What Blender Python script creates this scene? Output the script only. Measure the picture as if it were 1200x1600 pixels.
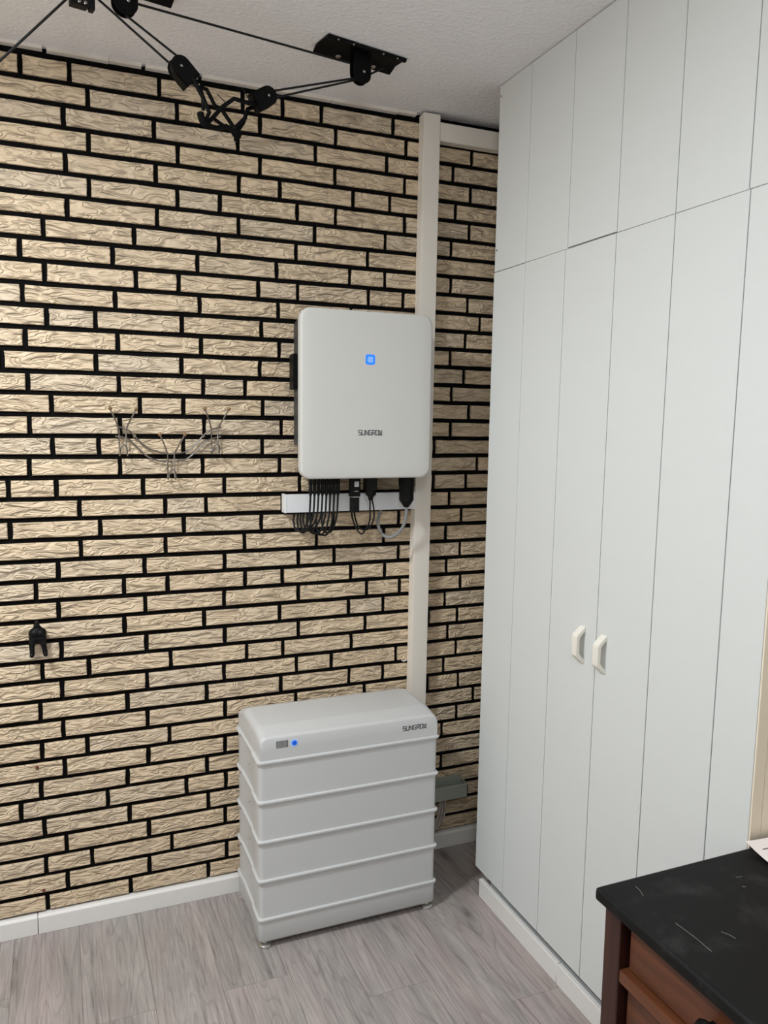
import bpy, bmesh, math, random
from mathutils import Vector, Matrix

for o in list(bpy.data.objects):
    bpy.data.objects.remove(o)
S = bpy.context.scene
COL = S.collection
random.seed(7)

# ------------------------------------------------------------------ camera
CAM = Vector((-0.4013, -2.6834, 1.6767))
YAW, PITCH, ROLL = 0.3990, -0.1219, 0.0149
f_ = Vector((math.sin(YAW) * math.cos(PITCH), math.cos(YAW) * math.cos(PITCH), math.sin(PITCH)))
r_ = Vector((math.cos(YAW), -math.sin(YAW), 0))
u_ = r_.cross(f_)
rr = r_ * math.cos(ROLL) + u_ * math.sin(ROLL)
uu = -r_ * math.sin(ROLL) + u_ * math.cos(ROLL)
cd = bpy.data.cameras.new('camera')
cam = bpy.data.objects.new('camera', cd)
COL.objects.link(cam)
cam.matrix_world = Matrix(((rr.x, uu.x, -f_.x, CAM.x), (rr.y, uu.y, -f_.y, CAM.y), (rr.z, uu.z, -f_.z, CAM.z), (0, 0, 0, 1)))
cd.sensor_fit = 'HORIZONTAL'
cd.sensor_width = 36.0
cd.lens = 36.0 * 1248.0 / 1200.0
cd.shift_x = -16.7 / 1200.0
cd.shift_y = 10.6 / 1200.0
cd.clip_start = 0.02
S.camera = cam

# ------------------------------------------------------------------ world, lamps, exposure
w = bpy.data.worlds.new('world')
S.world = w
w.use_nodes = True
w.node_tree.nodes['Background'].inputs[0].default_value = (0.9, 0.95, 1.0, 1)
w.node_tree.nodes['Background'].inputs[1].default_value = 0.02
S.view_settings.view_transform = 'Standard'
S.view_settings.look = 'None'
S.view_settings.gamma = 1.0
S.view_settings.use_curve_mapping = False
S.view_settings.exposure = 0.0


def point_fill(name, loc, power, radius, color):
    ld = bpy.data.lights.new(name, 'POINT')
    ld.shadow_soft_size = radius
    ld.energy = power
    ld.color = color
    lo = bpy.data.objects.new(name, ld)
    lo.location = loc
    COL.objects.link(lo)
    return lo


def ceiling_lamp(name, loc, power, size, color):
    ld = bpy.data.lights.new(name, 'AREA')
    ld.shape = 'DISK'
    ld.size = size
    ld.energy = power
    ld.color = color
    lo = bpy.data.objects.new(name, ld)
    lo.location = loc
    COL.objects.link(lo)
    return lo


ceiling_lamp('ceiling_lamp_light', (-1.02, -1.20, 2.70), 50.0, 0.30, (0.91, 0.97, 1.0))
point_fill('overhead_fill_light', (-0.30, -2.70, 2.45), 28.0, 0.14, (0.90, 0.965, 1.0))  # unseen fill added above the camera, brightens ceiling, wardrobe top and battery front

CEIL = 2.741
XR = 1.30       # right wall
XL = -1.90      # left wall
YF = -4.40      # wall behind the camera


# ------------------------------------------------------------------ materials
def new_mat(name):
    m = bpy.data.materials.new(name)
    m.use_nodes = True
    return m, m.node_tree.nodes, m.node_tree.links, m.node_tree.nodes['Principled BSDF']


def srgb(r, g, b):
    def c(v):
        v /= 255.0
        return v / 12.92 if v <= 0.04045 else ((v + 0.055) / 1.055) ** 2.4
    return (c(r), c(g), c(b), 1.0)


def plain(name, col, rough=0.5, metal=0.0, var=0.06, vscale=8.0, bump=0.0, bscale=200.0, spec=0.5, stretch=(1, 1, 1), bdist=0.002):
    m, N, L, P = new_mat(name)
    tc = N.new('ShaderNodeTexCoord')
    mp = N.new('ShaderNodeMapping')
    mp.inputs['Scale'].default_value = stretch
    L.new(tc.outputs['Object'], mp.inputs['Vector'])
    nz = N.new('ShaderNodeTexNoise')
    nz.inputs['Scale'].default_value = vscale
    nz.inputs['Detail'].default_value = 4
    L.new(mp.outputs[0], nz.inputs['Vector'])
    mx = N.new('ShaderNodeMix')
    mx.data_type = 'RGBA'
    mx.inputs['A'].default_value = tuple(min(1, c * (1 - var)) for c in col[:3]) + (1,)
    mx.inputs['B'].default_value = tuple(min(1, c * (1 + var)) for c in col[:3]) + (1,)
    L.new(nz.outputs['Fac'], mx.inputs['Factor'])
    L.new(mx.outputs['Result'], P.inputs['Base Color'])
    P.inputs['Roughness'].default_value = rough
    P.inputs['Metallic'].default_value = metal
    P.inputs['Specular IOR Level'].default_value = spec
    if bump > 0:
        n2 = N.new('ShaderNodeTexNoise')
        n2.inputs['Scale'].default_value = bscale
        n2.inputs['Detail'].default_value = 3
        L.new(mp.outputs[0], n2.inputs['Vector'])
        b = N.new('ShaderNodeBump')
        b.inputs['Strength'].default_value = bump
        b.inputs['Distance'].default_value = bdist
        L.new(n2.outputs['Fac'], b.inputs['Height'])
        L.new(b.outputs[0], P.inputs['Normal'])
    return m


def emit(name, col, strength):
    m, N, L, P = new_mat(name)
    P.inputs['Base Color'].default_value = col
    P.inputs['Emission Color'].default_value = col
    P.inputs['Emission Strength'].default_value = strength
    return m


def math_node(N, L, op, a, b=None):
    n = N.new('ShaderNodeMath')
    n.operation = op
    for i, v in enumerate((a, b)):
        if v is None:
            continue
        if isinstance(v, (int, float)):
            n.inputs[i].default_value = v
        else:
            L.new(v, n.inputs[i])
    return n.outputs[0]


def brick_mat():
    m, N, L, P = new_mat('cream_rustic_brick')
    tc = N.new('ShaderNodeTexCoord')
    oi = N.new('ShaderNodeObjectInfo')
    off = N.new('ShaderNodeVectorMath')
    off.operation = 'MULTIPLY_ADD'
    cmb = N.new('ShaderNodeCombineXYZ')
    r = oi.outputs['Random']
    L.new(math_node(N, L, 'MULTIPLY', r, 61.0), cmb.inputs[0])
    L.new(math_node(N, L, 'MULTIPLY', r, 17.0), cmb.inputs[1])
    L.new(math_node(N, L, 'MULTIPLY', r, 143.0), cmb.inputs[2])
    add = N.new('ShaderNodeVectorMath')
    add.operation = 'ADD'
    L.new(tc.outputs['Object'], add.inputs[0])
    L.new(cmb.outputs[0], add.inputs[1])
    mp = N.new('ShaderNodeMapping')
    mp.inputs['Scale'].default_value = (15, 15, 50)
    L.new(add.outputs[0], mp.inputs['Vector'])
    nz = N.new('ShaderNodeTexNoise')
    nz.inputs['Scale'].default_value = 1.0
    nz.inputs['Detail'].default_value = 0.8
    nz.inputs['Roughness'].default_value = 0.45
    nz.inputs['Distortion'].default_value = 0.9
    L.new(mp.outputs[0], nz.inputs['Vector'])
    saw = math_node(N, L, 'FRACT', math_node(N, L, 'MULTIPLY', nz.outputs['Fac'], 5.2))
    ramp = N.new('ShaderNodeValToRGB')
    ramp.color_ramp.elements[0].position = 0.0
    ramp.color_ramp.elements[0].color = (0, 0, 0, 1)
    ramp.color_ramp.elements[1].position = 0.78
    ramp.color_ramp.elements[1].color = (1, 1, 1, 1)
    e = ramp.color_ramp.elements.new(1.0)
    e.color = (0, 0, 0, 1)
    L.new(saw, ramp.inputs[0])
    n2 = N.new('ShaderNodeTexNoise')
    n2.inputs['Scale'].default_value = 260.0
    n2.inputs['Detail'].default_value = 3
    L.new(tc.outputs['Object'], n2.inputs['Vector'])
    h = math_node(N, L, 'ADD', math_node(N, L, 'MULTIPLY', ramp.outputs[0], 0.55),
                  math_node(N, L, 'ADD', math_node(N, L, 'MULTIPLY', n2.outputs['Fac'], 0.10), math_node(N, L, 'MULTIPLY', nz.outputs['Fac'], 0.9)))
    b = N.new('ShaderNodeBump')
    b.inputs['Strength'].default_value = 1.0
    b.inputs['Distance'].default_value = 0.0068
    L.new(h, b.inputs['Height'])
    L.new(b.outputs[0], P.inputs['Normal'])
    n3 = N.new('ShaderNodeTexNoise')
    n3.inputs['Scale'].default_value = 16.0
    n3.inputs['Detail'].default_value = 3
    L.new(add.outputs[0], n3.inputs['Vector'])
    mx = N.new('ShaderNodeMix')
    mx.data_type = 'RGBA'
    mx.inputs['A'].default_value = srgb(214, 192, 163)
    mx.inputs['B'].default_value = srgb(225, 206, 181)
    L.new(n3.outputs['Fac'], mx.inputs['Factor'])
    m2 = N.new('ShaderNodeMix')
    m2.data_type = 'RGBA'
    m2.blend_type = 'MULTIPLY'
    m2.inputs['Factor'].default_value = 1.0
    rp = N.new('ShaderNodeValToRGB')
    cr = rp.color_ramp
    cr.elements[0].position = 0.0
    cr.elements[0].color = (0.92, 0.93, 0.95, 1)
    cr.elements[1].position = 1.0
    cr.elements[1].color = (1.0, 0.97, 0.92, 1)
    e = cr.elements.new(0.4)
    e.color = (0.97, 0.94, 0.90, 1)
    L.new(r, rp.inputs[0])
    L.new(mx.outputs['Result'], m2.inputs['A'])
    L.new(rp.outputs[0], m2.inputs['B'])
    L.new(m2.outputs['Result'], P.inputs['Base Color'])
    P.inputs['Roughness'].default_value = 0.55
    P.inputs['Specular IOR Level'].default_value = 0.35
    return m


def plank_mat():
    m, N, L, P = new_mat('grey_oak_laminate')
    tc = N.new('ShaderNodeTexCoord')
    oi = N.new('ShaderNodeObjectInfo')
    cmb = N.new('ShaderNodeCombineXYZ')
    L.new(math_node(N, L, 'MULTIPLY', oi.outputs['Random'], 31.0), cmb.inputs[0])
    L.new(math_node(N, L, 'MULTIPLY', oi.outputs['Random'], 77.0), cmb.inputs[1])
    add = N.new('ShaderNodeVectorMath')
    add.operation = 'ADD'
    L.new(tc.outputs['Object'], add.inputs[0])
    L.new(cmb.outputs[0], add.inputs[1])

    def noise(scale, detail, dist, rough=0.6):
        mp = N.new('ShaderNodeMapping')
        mp.inputs['Scale'].default_value = scale
        L.new(add.outputs[0], mp.inputs['Vector'])
        nz = N.new('ShaderNodeTexNoise')
        nz.inputs['Scale'].default_value = 1.0
        nz.inputs['Detail'].default_value = detail
        nz.inputs['Roughness'].default_value = rough
        nz.inputs['Distortion'].default_value = dist
        L.new(mp.outputs[0], nz.inputs['Vector'])
        return nz.outputs['Fac']
    def remap(v, a, b, c, d):
        mr = N.new('ShaderNodeMapRange')
        for nm, x_ in zip(('From Min', 'From Max', 'To Min', 'To Max'), (a, b, c, d)):
            mr.inputs[nm].default_value = x_
        L.new(v, mr.inputs['Value'])
        return mr.outputs['Result']

    def mul(*vs_):
        o_ = vs_[0]
        for v_ in vs_[1:]:
            o_ = math_node(N, L, 'MULTIPLY', o_, v_)
        return o_
    grain = noise((150, 6, 1), 8, 0.4, 0.7)
    fine = remap(grain, 0.3, 0.7, 0.76, 1.20)
    streak = remap(noise((48, 2.2, 1), 5, 1.2, 0.62), 0.54, 0.66, 1.0, 0.68)
    blotch = remap(noise((9, 1.6, 1), 4, 0.8), 0.3, 0.7, 0.80, 1.14)
    arcs = remap(math_node(N, L, 'FRACT', math_node(N, L, 'MULTIPLY', noise((10, 0.9, 1), 1.2, 0.5), 16.0)), 0.0, 0.30, 0.80, 1.0)
    tone = mul(fine, streak, blotch, arcs)
    ramp = N.new('ShaderNodeValToRGB')
    c = ramp.color_ramp
    c.elements[0].position = 0.38
    c.elements[0].color = srgb(172, 159, 156)
    c.elements[1].position = 0.62
    c.elements[1].color = srgb(160, 153, 149)
    L.new(noise((5, 0.8, 1), 3, 0.5), ramp.inputs[0])
    # knots
    vo = N.new('ShaderNodeTexVoronoi')
    vo.voronoi_dimensions = '2D'
    vo.inputs['Scale'].default_value = 1.0
    mp = N.new('ShaderNodeMapping')
    mp.inputs['Scale'].default_value = (4.2, 1.5, 1)
    L.new(add.outputs[0], mp.inputs['Vector'])
    L.new(mp.outputs[0], vo.inputs['Vector'])
    kr = N.new('ShaderNodeMapRange')
    kr.inputs['From Min'].default_value = 0.008
    kr.inputs['From Max'].default_value = 0.085
    kr.inputs['To Min'].default_value = 0.55
    kr.inputs['To Max'].default_value = 1.0
    L.new(vo.outputs['Distance'], kr.inputs['Value'])
    mm = N.new('ShaderNodeMix')
    mm.data_type = 'RGBA'
    mm.blend_type = 'MULTIPLY'
    mm.inputs['Factor'].default_value = 1.0
    L.new(ramp.outputs[0], mm.inputs['A'])
    L.new(mul(kr.outputs['Result'], tone), mm.inputs['B'])
    L.new(mm.outputs['Result'], P.inputs['Base Color'])
    P.inputs['Roughness'].default_value = 0.42
    P.inputs['Specular IOR Level'].default_value = 0.4
    b = N.new('ShaderNodeBump')
    b.inputs['Strength'].default_value = 0.25
    b.inputs['Distance'].default_value = 0.001
    L.new(grain, b.inputs['Height'])
    L.new(b.outputs[0], P.inputs['Normal'])
    return m


def wood_mat(name, dark, light, scale=(4, 4, 40)):
    m, N, L, P = new_mat(name)
    tc = N.new('ShaderNodeTexCoord')
    mp = N.new('ShaderNodeMapping')
    mp.inputs['Scale'].default_value = scale
    L.new(tc.outputs['Object'], mp.inputs['Vector'])
    nz = N.new('ShaderNodeTexNoise')
    nz.inputs['Scale'].default_value = 1.0
    nz.inputs['Detail'].default_value = 6
    nz.inputs['Distortion'].default_value = 0.8
    L.new(mp.outputs[0], nz.inputs['Vector'])
    rp = N.new('ShaderNodeValToRGB')
    rp.color_ramp.elements[0].position = 0.3
    rp.color_ramp.elements[0].color = dark
    rp.color_ramp.elements[1].position = 0.7
    rp.color_ramp.elements[1].color = light
    L.new(nz.outputs['Fac'], rp.inputs[0])
    L.new(rp.outputs[0], P.inputs['Base Color'])
    P.inputs['Roughness'].default_value = 0.38
    return m


def scuffed_black():
    m, N, L, P = new_mat('scuffed_black_paint')
    tc = N.new('ShaderNodeTexCoord')
    n1 = N.new('ShaderNodeTexNoise')
    n1.inputs['Scale'].default_value = 9.0
    n1.inputs['Detail'].default_value = 8
    n1.inputs['Roughness'].default_value = 0.7
    L.new(tc.outputs['Object'], n1.inputs['Vector'])
    rp = N.new('ShaderNodeValToRGB')
    rp.color_ramp.elements[0].position = 0.52
    rp.color_ramp.elements[0].color = srgb(15, 15, 16)
    rp.color_ramp.elements[1].position = 0.78
    rp.color_ramp.elements[1].color = srgb(50, 50, 50)
    L.new(n1.outputs['Fac'], rp.inputs[0])
    L.new(rp.outputs[0], P.inputs['Base Color'])
    P.inputs['Roughness'].default_value = 0.6
    P.inputs['Specular IOR Level'].default_value = 0.2
    return m


M = {}
M['brick'] = brick_mat()
M['mortar'] = plain('black_mortar', srgb(11, 10, 10), 0.9, var=0.3, vscale=60, bump=0.4, bscale=300, spec=0.1)
M['plank'] = plank_mat()
M['floor_base'] = plain('floor_underlay', srgb(60, 55, 52), 0.8)
M['plaster'] = plain('textured_ceiling_plaster', srgb(243, 241, 244), 0.85, var=0.02, bump=0.8, bscale=80, spec=0.15, bdist=0.006)
M['wall_paint'] = plain('pale_wall_paint', srgb(226, 222, 214), 0.8, var=0.02, bump=0.1, bscale=120)
M['ward'] = plain('white_painted_board', srgb(218, 220, 219), 0.5, var=0.015, vscale=5, bump=0.12, bscale=140, spec=0.35, stretch=(1, 1, 4))
M['ward_dark'] = plain('raw_board_core', srgb(92, 84, 74), 0.8)
M['beige'] = plain('beige_end_panel', srgb(245, 231, 209), 0.6, var=0.03, vscale=12)
M['base'] = plain('white_skirting', srgb(232, 229, 226), 0.4, var=0.01)
M['duct'] = plain('white_pvc_duct', srgb(236, 228, 218), 0.42, var=0.01, spec=0.4)
M['duct_cool'] = plain('white_pvc_duct_cover', srgb(234, 234, 236), 0.42, var=0.01, spec=0.4)
M['greyduct'] = plain('grey_green_pvc', srgb(164, 168, 157), 0.5, var=0.02)
M['caulk'] = plain('white_filler_bead', srgb(225, 215, 205), 0.8, var=0.08, vscale=40, bump=0.5, bscale=120)
M['inv'] = plain('light_grey_powder_coat', srgb(206, 204, 200), 0.42, var=0.008, bump=0.05, bscale=600)
M['bat'] = plain('pale_grey_plastic', srgb(201, 201, 201), 0.40, var=0.008, bump=0.04, bscale=500)
M['bat_top'] = M['bat']
M['dark'] = plain('dark_grey_cast_metal', srgb(58, 60, 60), 0.5, var=0.05)
M['black'] = plain('black_plastic', srgb(8, 8, 9), 0.5, var=0.08, vscale=30, spec=0.2)
M['blackm'] = plain('black_painted_steel', srgb(6, 6, 7), 0.55, var=0.1, vscale=30, spec=0.12)
M['rope'] = plain('black_cord', srgb(9, 9, 10), 0.85, var=0.15, vscale=200)
M['ink'] = plain('dark_print', srgb(62, 62, 66), 0.6)
M['greycable'] = plain('grey_cable', srgb(132, 132, 132), 0.5)
M['palecable'] = plain('pale_grey_cable', srgb(168, 160, 150), 0.5)
M['blue'] = emit('blue_light', (0.01, 0.16, 0.75, 1), 0.8)
M['paleblue'] = emit('pale_blue_light', (0.18, 0.36, 0.80, 1), 0.45)
M['deepblue'] = emit('deep_blue_light', (0.004, 0.07, 0.45, 1), 0.5)
M['steel'] = plain('brushed_steel', (0.33, 0.31, 0.29, 1), 0.22, metal=1.0, var=0.05)
M['chrome'] = plain('bright_chrome', (0.72, 0.71, 0.70, 1), 0.2, metal=1.0, var=0.02)
M['knob'] = wood_mat('light_brown_wood_ball', srgb(104, 80, 54), srgb(146, 112, 78), (60, 60, 60))
M['rubber'] = plain('black_rubber', srgb(9, 9, 9), 0.8, spec=0.1)
M['cream'] = plain('cream_plastic', srgb(238, 233, 222), 0.4, var=0.01)
M['topblack'] = scuffed_black()
M['scratch'] = plain('bare_scratch', srgb(120, 118, 114), 0.7)
M['mahogany'] = wood_mat('dark_red_stained_wood', srgb(40, 18, 14), srgb(66, 30, 22), (30, 30, 3))
M['drawer'] = wood_mat('warm_brown_drawer_wood', srgb(70, 37, 21), srgb(106, 60, 35), (30, 3, 30))
M['paper'] = plain('white_paper', srgb(240, 230, 227), 0.8, var=0.01)
M['red'] = plain('red_brown_plug', srgb(120, 42, 36), 0.6)
M['label'] = plain('white_label', srgb(205, 205, 205), 0.6)


# ------------------------------------------------------------------ mesh helpers
class MB:
    def __init__(self):
        self.v, self.f = [], []

    def add(self, vs, fs):
        n = len(self.v)
        self.v += [tuple(a) for a in vs]
        self.f += [tuple(i + n for i in q) for q in fs]
        return self

    def box(self, x0, x1, y0, y1, z0, z1):
        x0, x1 = min(x0, x1), max(x0, x1)
        y0, y1 = min(y0, y1), max(y0, y1)
        z0, z1 = min(z0, z1), max(z0, z1)
        return self.add([(x0, y0, z0), (x1, y0, z0), (x1, y1, z0), (x0, y1, z0), (x0, y0, z1), (x1, y0, z1), (x1, y1, z1), (x0, y1, z1)],
                        [(0, 3, 2, 1), (4, 5, 6, 7), (0, 1, 5, 4), (1, 2, 6, 5), (2, 3, 7, 6), (3, 0, 4, 7)])

    def frame_prism(self, out, O, A, B, C, c0, c1):
        """outline pts (a,b) in the plane spanned by A,B, extruded along C from c0 to c1"""
        O, A, B, C = Vector(O), Vector(A), Vector(B), Vector(C)
        n = len(out)
        lo = [O + A * a + B * b + C * c0 for a, b in out]
        hi = [O + A * a + B * b + C * c1 for a, b in out]
        return self.add(lo + hi, [tuple(range(n - 1, -1, -1)), tuple(range(n, 2 * n))] + [(i, (i + 1) % n, n + (i + 1) % n, n + i) for i in range(n)])

    def tube(self, pts, r, n=8, smooth_path=True, sub=6, flat=1.0):
        pts = [Vector(p) for p in pts]
        if smooth_path and len(pts) > 2:
            pts = catmull(pts, sub)
        rs = r if isinstance(r, (list, tuple)) else None
        prev = None
        rings = []
        for i, p in enumerate(pts):
            t = (pts[min(i + 1, len(pts) - 1)] - pts[max(i - 1, 0)])
            if t.length < 1e-9:
                t = Vector((0, 0, 1))
            t.normalize()
            if prev is None:
                a = Vector((0, 1, 0)) if abs(t.y) < 0.9 else Vector((1, 0, 0))
                nrm = (a - t * a.dot(t)).normalized()
            else:
                nrm = (prev - t * prev.dot(t)).normalized()
            prev = nrm
            bn = t.cross(nrm)
            rad = r if rs is None else rs[min(int(i * len(rs) / len(pts)), len(rs) - 1)]
            rings.append([p + (nrm * math.cos(2 * math.pi * k / n) * flat + bn * math.sin(2 * math.pi * k / n)) * rad for k in range(n)])
        vs = [v for ring in rings for v in ring]
        fs = []
        for i in range(len(rings) - 1):
            for k in range(n):
                fs.append((i * n + k, i * n + (k + 1) % n, (i + 1) * n + (k + 1) % n, (i + 1) * n + k))
        fs.append(tuple(range(n - 1, -1, -1)))
        fs.append(tuple((len(rings) - 1) * n + k for k in range(n)))
        return self.add(vs, fs)

    def lathe(self, O, axis, prof, n=20):
        """prof: (radius, height along axis)"""
        O, ax = Vector(O), Vector(axis).normalized()
        a = Vector((0, 1, 0)) if abs(ax.y) < 0.9 else Vector((1, 0, 0))
        e1 = (a - ax * a.dot(ax)).normalized()
        e2 = ax.cross(e1)
        vs = []
        for rad, h in prof:
            for k in range(n):
                t = 2 * math.pi * k / n
                vs.append(O + ax * h + (e1 * math.cos(t) + e2 * math.sin(t)) * rad)
        fs = []
        for i in range(len(prof) - 1):
            for k in range(n):
                fs.append((i * n + k, i * n + (k + 1) % n, (i + 1) * n + (k + 1) % n, (i + 1) * n + k))
        fs.append(tuple(range(n - 1, -1, -1)))
        fs.append(tuple((len(prof) - 1) * n + k for k in range(n)))
        return self.add(vs, fs)

    def ball(self, O, r, n=14):
        prof = []
        m = 8
        for i in range(m + 1):
            t = -math.pi / 2 + math.pi * i / m
            prof.append((max(r * math.cos(t), r * 0.02), r * math.sin(t)))
        return self.lathe(O, (0, 0, 1), prof, n)


def catmull(p, sub):
    out = []
    q = [p[0] * 2 - p[1]] + p + [p[-1] * 2 - p[-2]]
    for i in range(1, len(q) - 2):
        for s in range(sub):
            t = s / sub
            a, b, c, d = q[i - 1], q[i], q[i + 1], q[i + 2]
            out.append(0.5 * ((2 * b) + (c - a) * t + (2 * a - 5 * b + 4 * c - d) * t * t + (3 * b - a - 3 * c + d) * t ** 3))
    out.append(p[-1])
    return out


def rrect(x0, x1, y0, y1, r, n=5):
    out = []
    for cx, cy, a0 in ((x1 - r, y1 - r, 0), (x0 + r, y1 - r, 90), (x0 + r, y0 + r, 180), (x1 - r, y0 + r, 270)):
        for i in range(n + 1):
            t = math.radians(a0 + 90 * i / n)
            out.append((cx + r * math.cos(t), cy + r * math.sin(t)))
    return out


def root_loc(o):
    v = Vector((0, 0, 0))
    while o is not None:
        v += Vector(o.location)
        o = o.parent
    return v


def obj(name, mb, mat, parent=None, loc=None, bevel=0.0, seg=2, smooth=False, ang=35):
    """one mesh object from world-space geometry; origin at loc (or at the parent's)"""
    me = bpy.data.meshes.new(name)
    o = bpy.data.objects.new(name, me)
    COL.objects.link(o)
    if parent is not None:
        o.parent = parent
    base = root_loc(parent)
    org = Vector(loc) if loc is not None else base
    o.location = org - base
    me.from_pydata([tuple(Vector(v) - org) for v in mb.v], [], mb.f)
    bm = bmesh.new()
    bm.from_mesh(me)
    bmesh.ops.recalc_face_normals(bm, faces=bm.faces)
    if bevel > 0:
        es = [e for e in bm.edges if len(e.link_faces) == 2 and e.calc_face_angle(0) > math.radians(ang)]
        bmesh.ops.bevel(bm, geom=es, offset=bevel, offset_type='OFFSET', segments=seg, profile=0.6, affect='EDGES', clamp_overlap=True)
    if smooth or bevel > 0:
        for fc in bm.faces:
            fc.smooth = True
        for e in bm.edges:
            if len(e.link_faces) == 2 and e.calc_face_angle(0) > math.radians(42):
                e.smooth = False
    bm.to_mesh(me)
    bm.free()
    me.materials.append(mat)
    if bevel > 0:
        wn = o.modifiers.new('weighted_normal', 'WEIGHTED_NORMAL')
        wn.keep_sharp = True
    return o


def thing(name, loc, label, cat, group=None):
    o = bpy.data.objects.new(name, None)
    o.empty_display_size = 0.05
    o.location = loc
    COL.objects.link(o)
    return tag(o, label, cat, group)


def tag(o, label=None, cat=None, group=None, kind=None):
    if label:
        o['label'] = label
    if cat:
        o['category'] = cat
    if group:
        o['group'] = group
    if kind:
        o['kind'] = kind
    return o


# ------------------------------------------------------------------ the room
YB = 0.010      # mortar face of the brick wall, brick faces at y = 0
wall_back = obj('wall_back', MB().box(XL - 0.1, XR + 0.1, YB, YB + 0.12, -0.05, CEIL + 0.05), M['mortar'], loc=(0, 0, 0))
tag(wall_back, 'cream rustic brick wall with wide black joints', kind='structure')
tag(obj('wall_left', MB().box(XL - 0.1, XL, YF, YB, -0.05, CEIL + 0.05), M['wall_paint']), 'pale painted wall outside the picture to the left', kind='structure')
tag(obj('wall_front', MB().box(XL - 0.1, XR + 0.1, YF - 0.1, YF, -0.05, CEIL + 0.05), M['wall_paint']), 'pale painted wall behind the camera', kind='structure')
tag(obj('wall_right', MB().box(XR, XR + 0.1, YF, YB, -0.05, CEIL + 0.05), M['wall_paint']), 'pale painted wall behind the wardrobe', kind='structure')
tag(obj('ceiling', MB().box(XL - 0.1, XR + 0.1, YF - 0.1, YB + 0.12, CEIL, CEIL + 0.08), M['plaster']), 'off-white textured plaster ceiling', kind='structure')
floor = obj('floor', MB().box(XL - 0.1, XR + 0.1, YF - 0.1, YB + 0.12, -0.08, -0.008), M['floor_base'], loc=(0, 0, 0))
tag(floor, 'grey wood-look laminate floor', kind='structure')

# floor planks, running away from the brick wall
PW = 0.193
xs0 = -0.39 - 9 * PW
far_planks = MB()
ends = {}
i = 0
x = xs0
while x < XR:
    x1 = min(x + PW, XR)
    x0 = max(x, XL)
    if x1 > XL + 0.01:
        first = (0.30, 0.85, 0.50, 1.10, 0.498, 0.95, 0.68)[i % 7]
        y = 0.006
        nxt = -first
        while y > YF + 0.01:
            ye = max(nxt, YF)
            g = 0.0004
            if x1 > -0.95 and y > -2.0:
                cx, cy = (x0 + x1) / 2, (y + ye) / 2
                mb = MB().box(x0 + g, x1 - g, ye + g, y - g, -0.008, 0.0)
                obj('plank', mb, M['plank'], floor, loc=(cx, cy, 0))
            else:
                far_planks.box(x0 + g, x1 - g, ye + g, y - g, -0.008, 0.0)
            y = ye
            nxt = ye - 1.28
    x += PW
    i += 1
tag(obj('plank_field', far_planks, M['plank'], floor), kind='stuff')

# bricks: course joints (z) and head joints (x) of the wall
ZJ = [2.7189, 2.6532, 2.5905, 2.5268, 2.4614, 2.3963, 2.3304, 2.2656, 2.2018, 2.1365, 2.0705, 2.0061, 1.9409, 1.8759, 1.8104, 1.7458, 1.6802, 1.6152, 1.5511, 1.4867, 1.4205, 1.3567, 1.2924, 1.2266, 1.1627, 1.0989, 1.0348, 0.9695, 0.9047, 0.8399, 0.7751, 0.7086, 0.6426, 0.5788, 0.5139, 0.4502, 0.3844, 0.3199, 0.2544, 0.1905, 0.1243, 0.0620]
XJ = [[-.466, -.334, -.077, .182, .312, .445, .704], [-.285, -.025, .237, .495, .754, 1.013], [-.354, -.095, .165, .425, .682, .939], [-.286, -.024, .237, .494, .751, 1.012],
      [-.353, -.092, .168, .303, .56, .695, .953], [-.289, -.028, .105, .362, .497, .753, 1.011], [-.352, -.091, .165, .423, .68, .938], [-.42, -.161, .1, .358, .615, .874],
      [-.487, -.226, .032, .291, .549, .681, .94], [-.421, -.159, -.029, .229, .364, .62, .752, 1.011], [-.484, -.222, .036, .296, .555, .81, 1.065], [-.42, -.281, -.021, .239, .497, .75, 1.006],
      [-.481, -.218, .04, .299, .557, .69, .944], [-.547, -.284, -.024, .233, .49, .745, 1.002], [-.479, -.218, .044, .182, .44, .697, .953], [-.416, -.156, -.02, .242, .503, .765, 1.027],
      [-.479, -.218, .045, .306, .563, .695, .952], [-.416, -.282, -.022, .239, .497, .63, .886], [-.484, -.221, .039, .299, .556, .812, 1.069], [-.545, -.41, -.152, .11, .371, .628, .886, 1.023],
      [-.345, -.084, .048, .309, .567, .695, .953], [-.545, -.286, -.025, .235, .494, .747, 1.007], [-.345, -.085, .176, .432, .689, .942], [-.414, -.153, .107, .366, .498, .749, 1.005],
      [-.48, -.218, -.081, .177, .308, .562, .695, .949], [-.417, -.154, .105, .366, .624, .755, 1.01], [-.483, -.22, .036, .298, .555, .69, .945], [-.413, -.153, .105, .367, .62, .877, 1.0],
      [-.47, -.333, -.076, .181, .31, .566, .82, .96], [-.415, -.154, .102, .36, .49, .744, .997], [-.481, -.218, .041, .302, .559, .692, .946], [-.415, -.155, .104, .357, .62, .878, 1.011],
      [-.481, -.345, -.085, .175, .435, .69, .82, 1.079], [-.416, -.155, .102, .362, .62, .75, 1.007], [-.487, -.223, .039, .3, .56, .69, .945], [-.549, -.288, -.031, .103, .36, .62, .88],
      [-.482, -.22, .042, .3, .56, .69, .944], [-.419, -.159, .1, .36, .62, .88], [-.482, -.342, -.084, .175, .435, .625, .88], [-.419, -.16, .104, .36, .62, .88], [-.482, -.223, .038, .3, .56, .75, .88]]
JT = 0.0078     # half bed joint
JX = 0.0071     # half head joint


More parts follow.
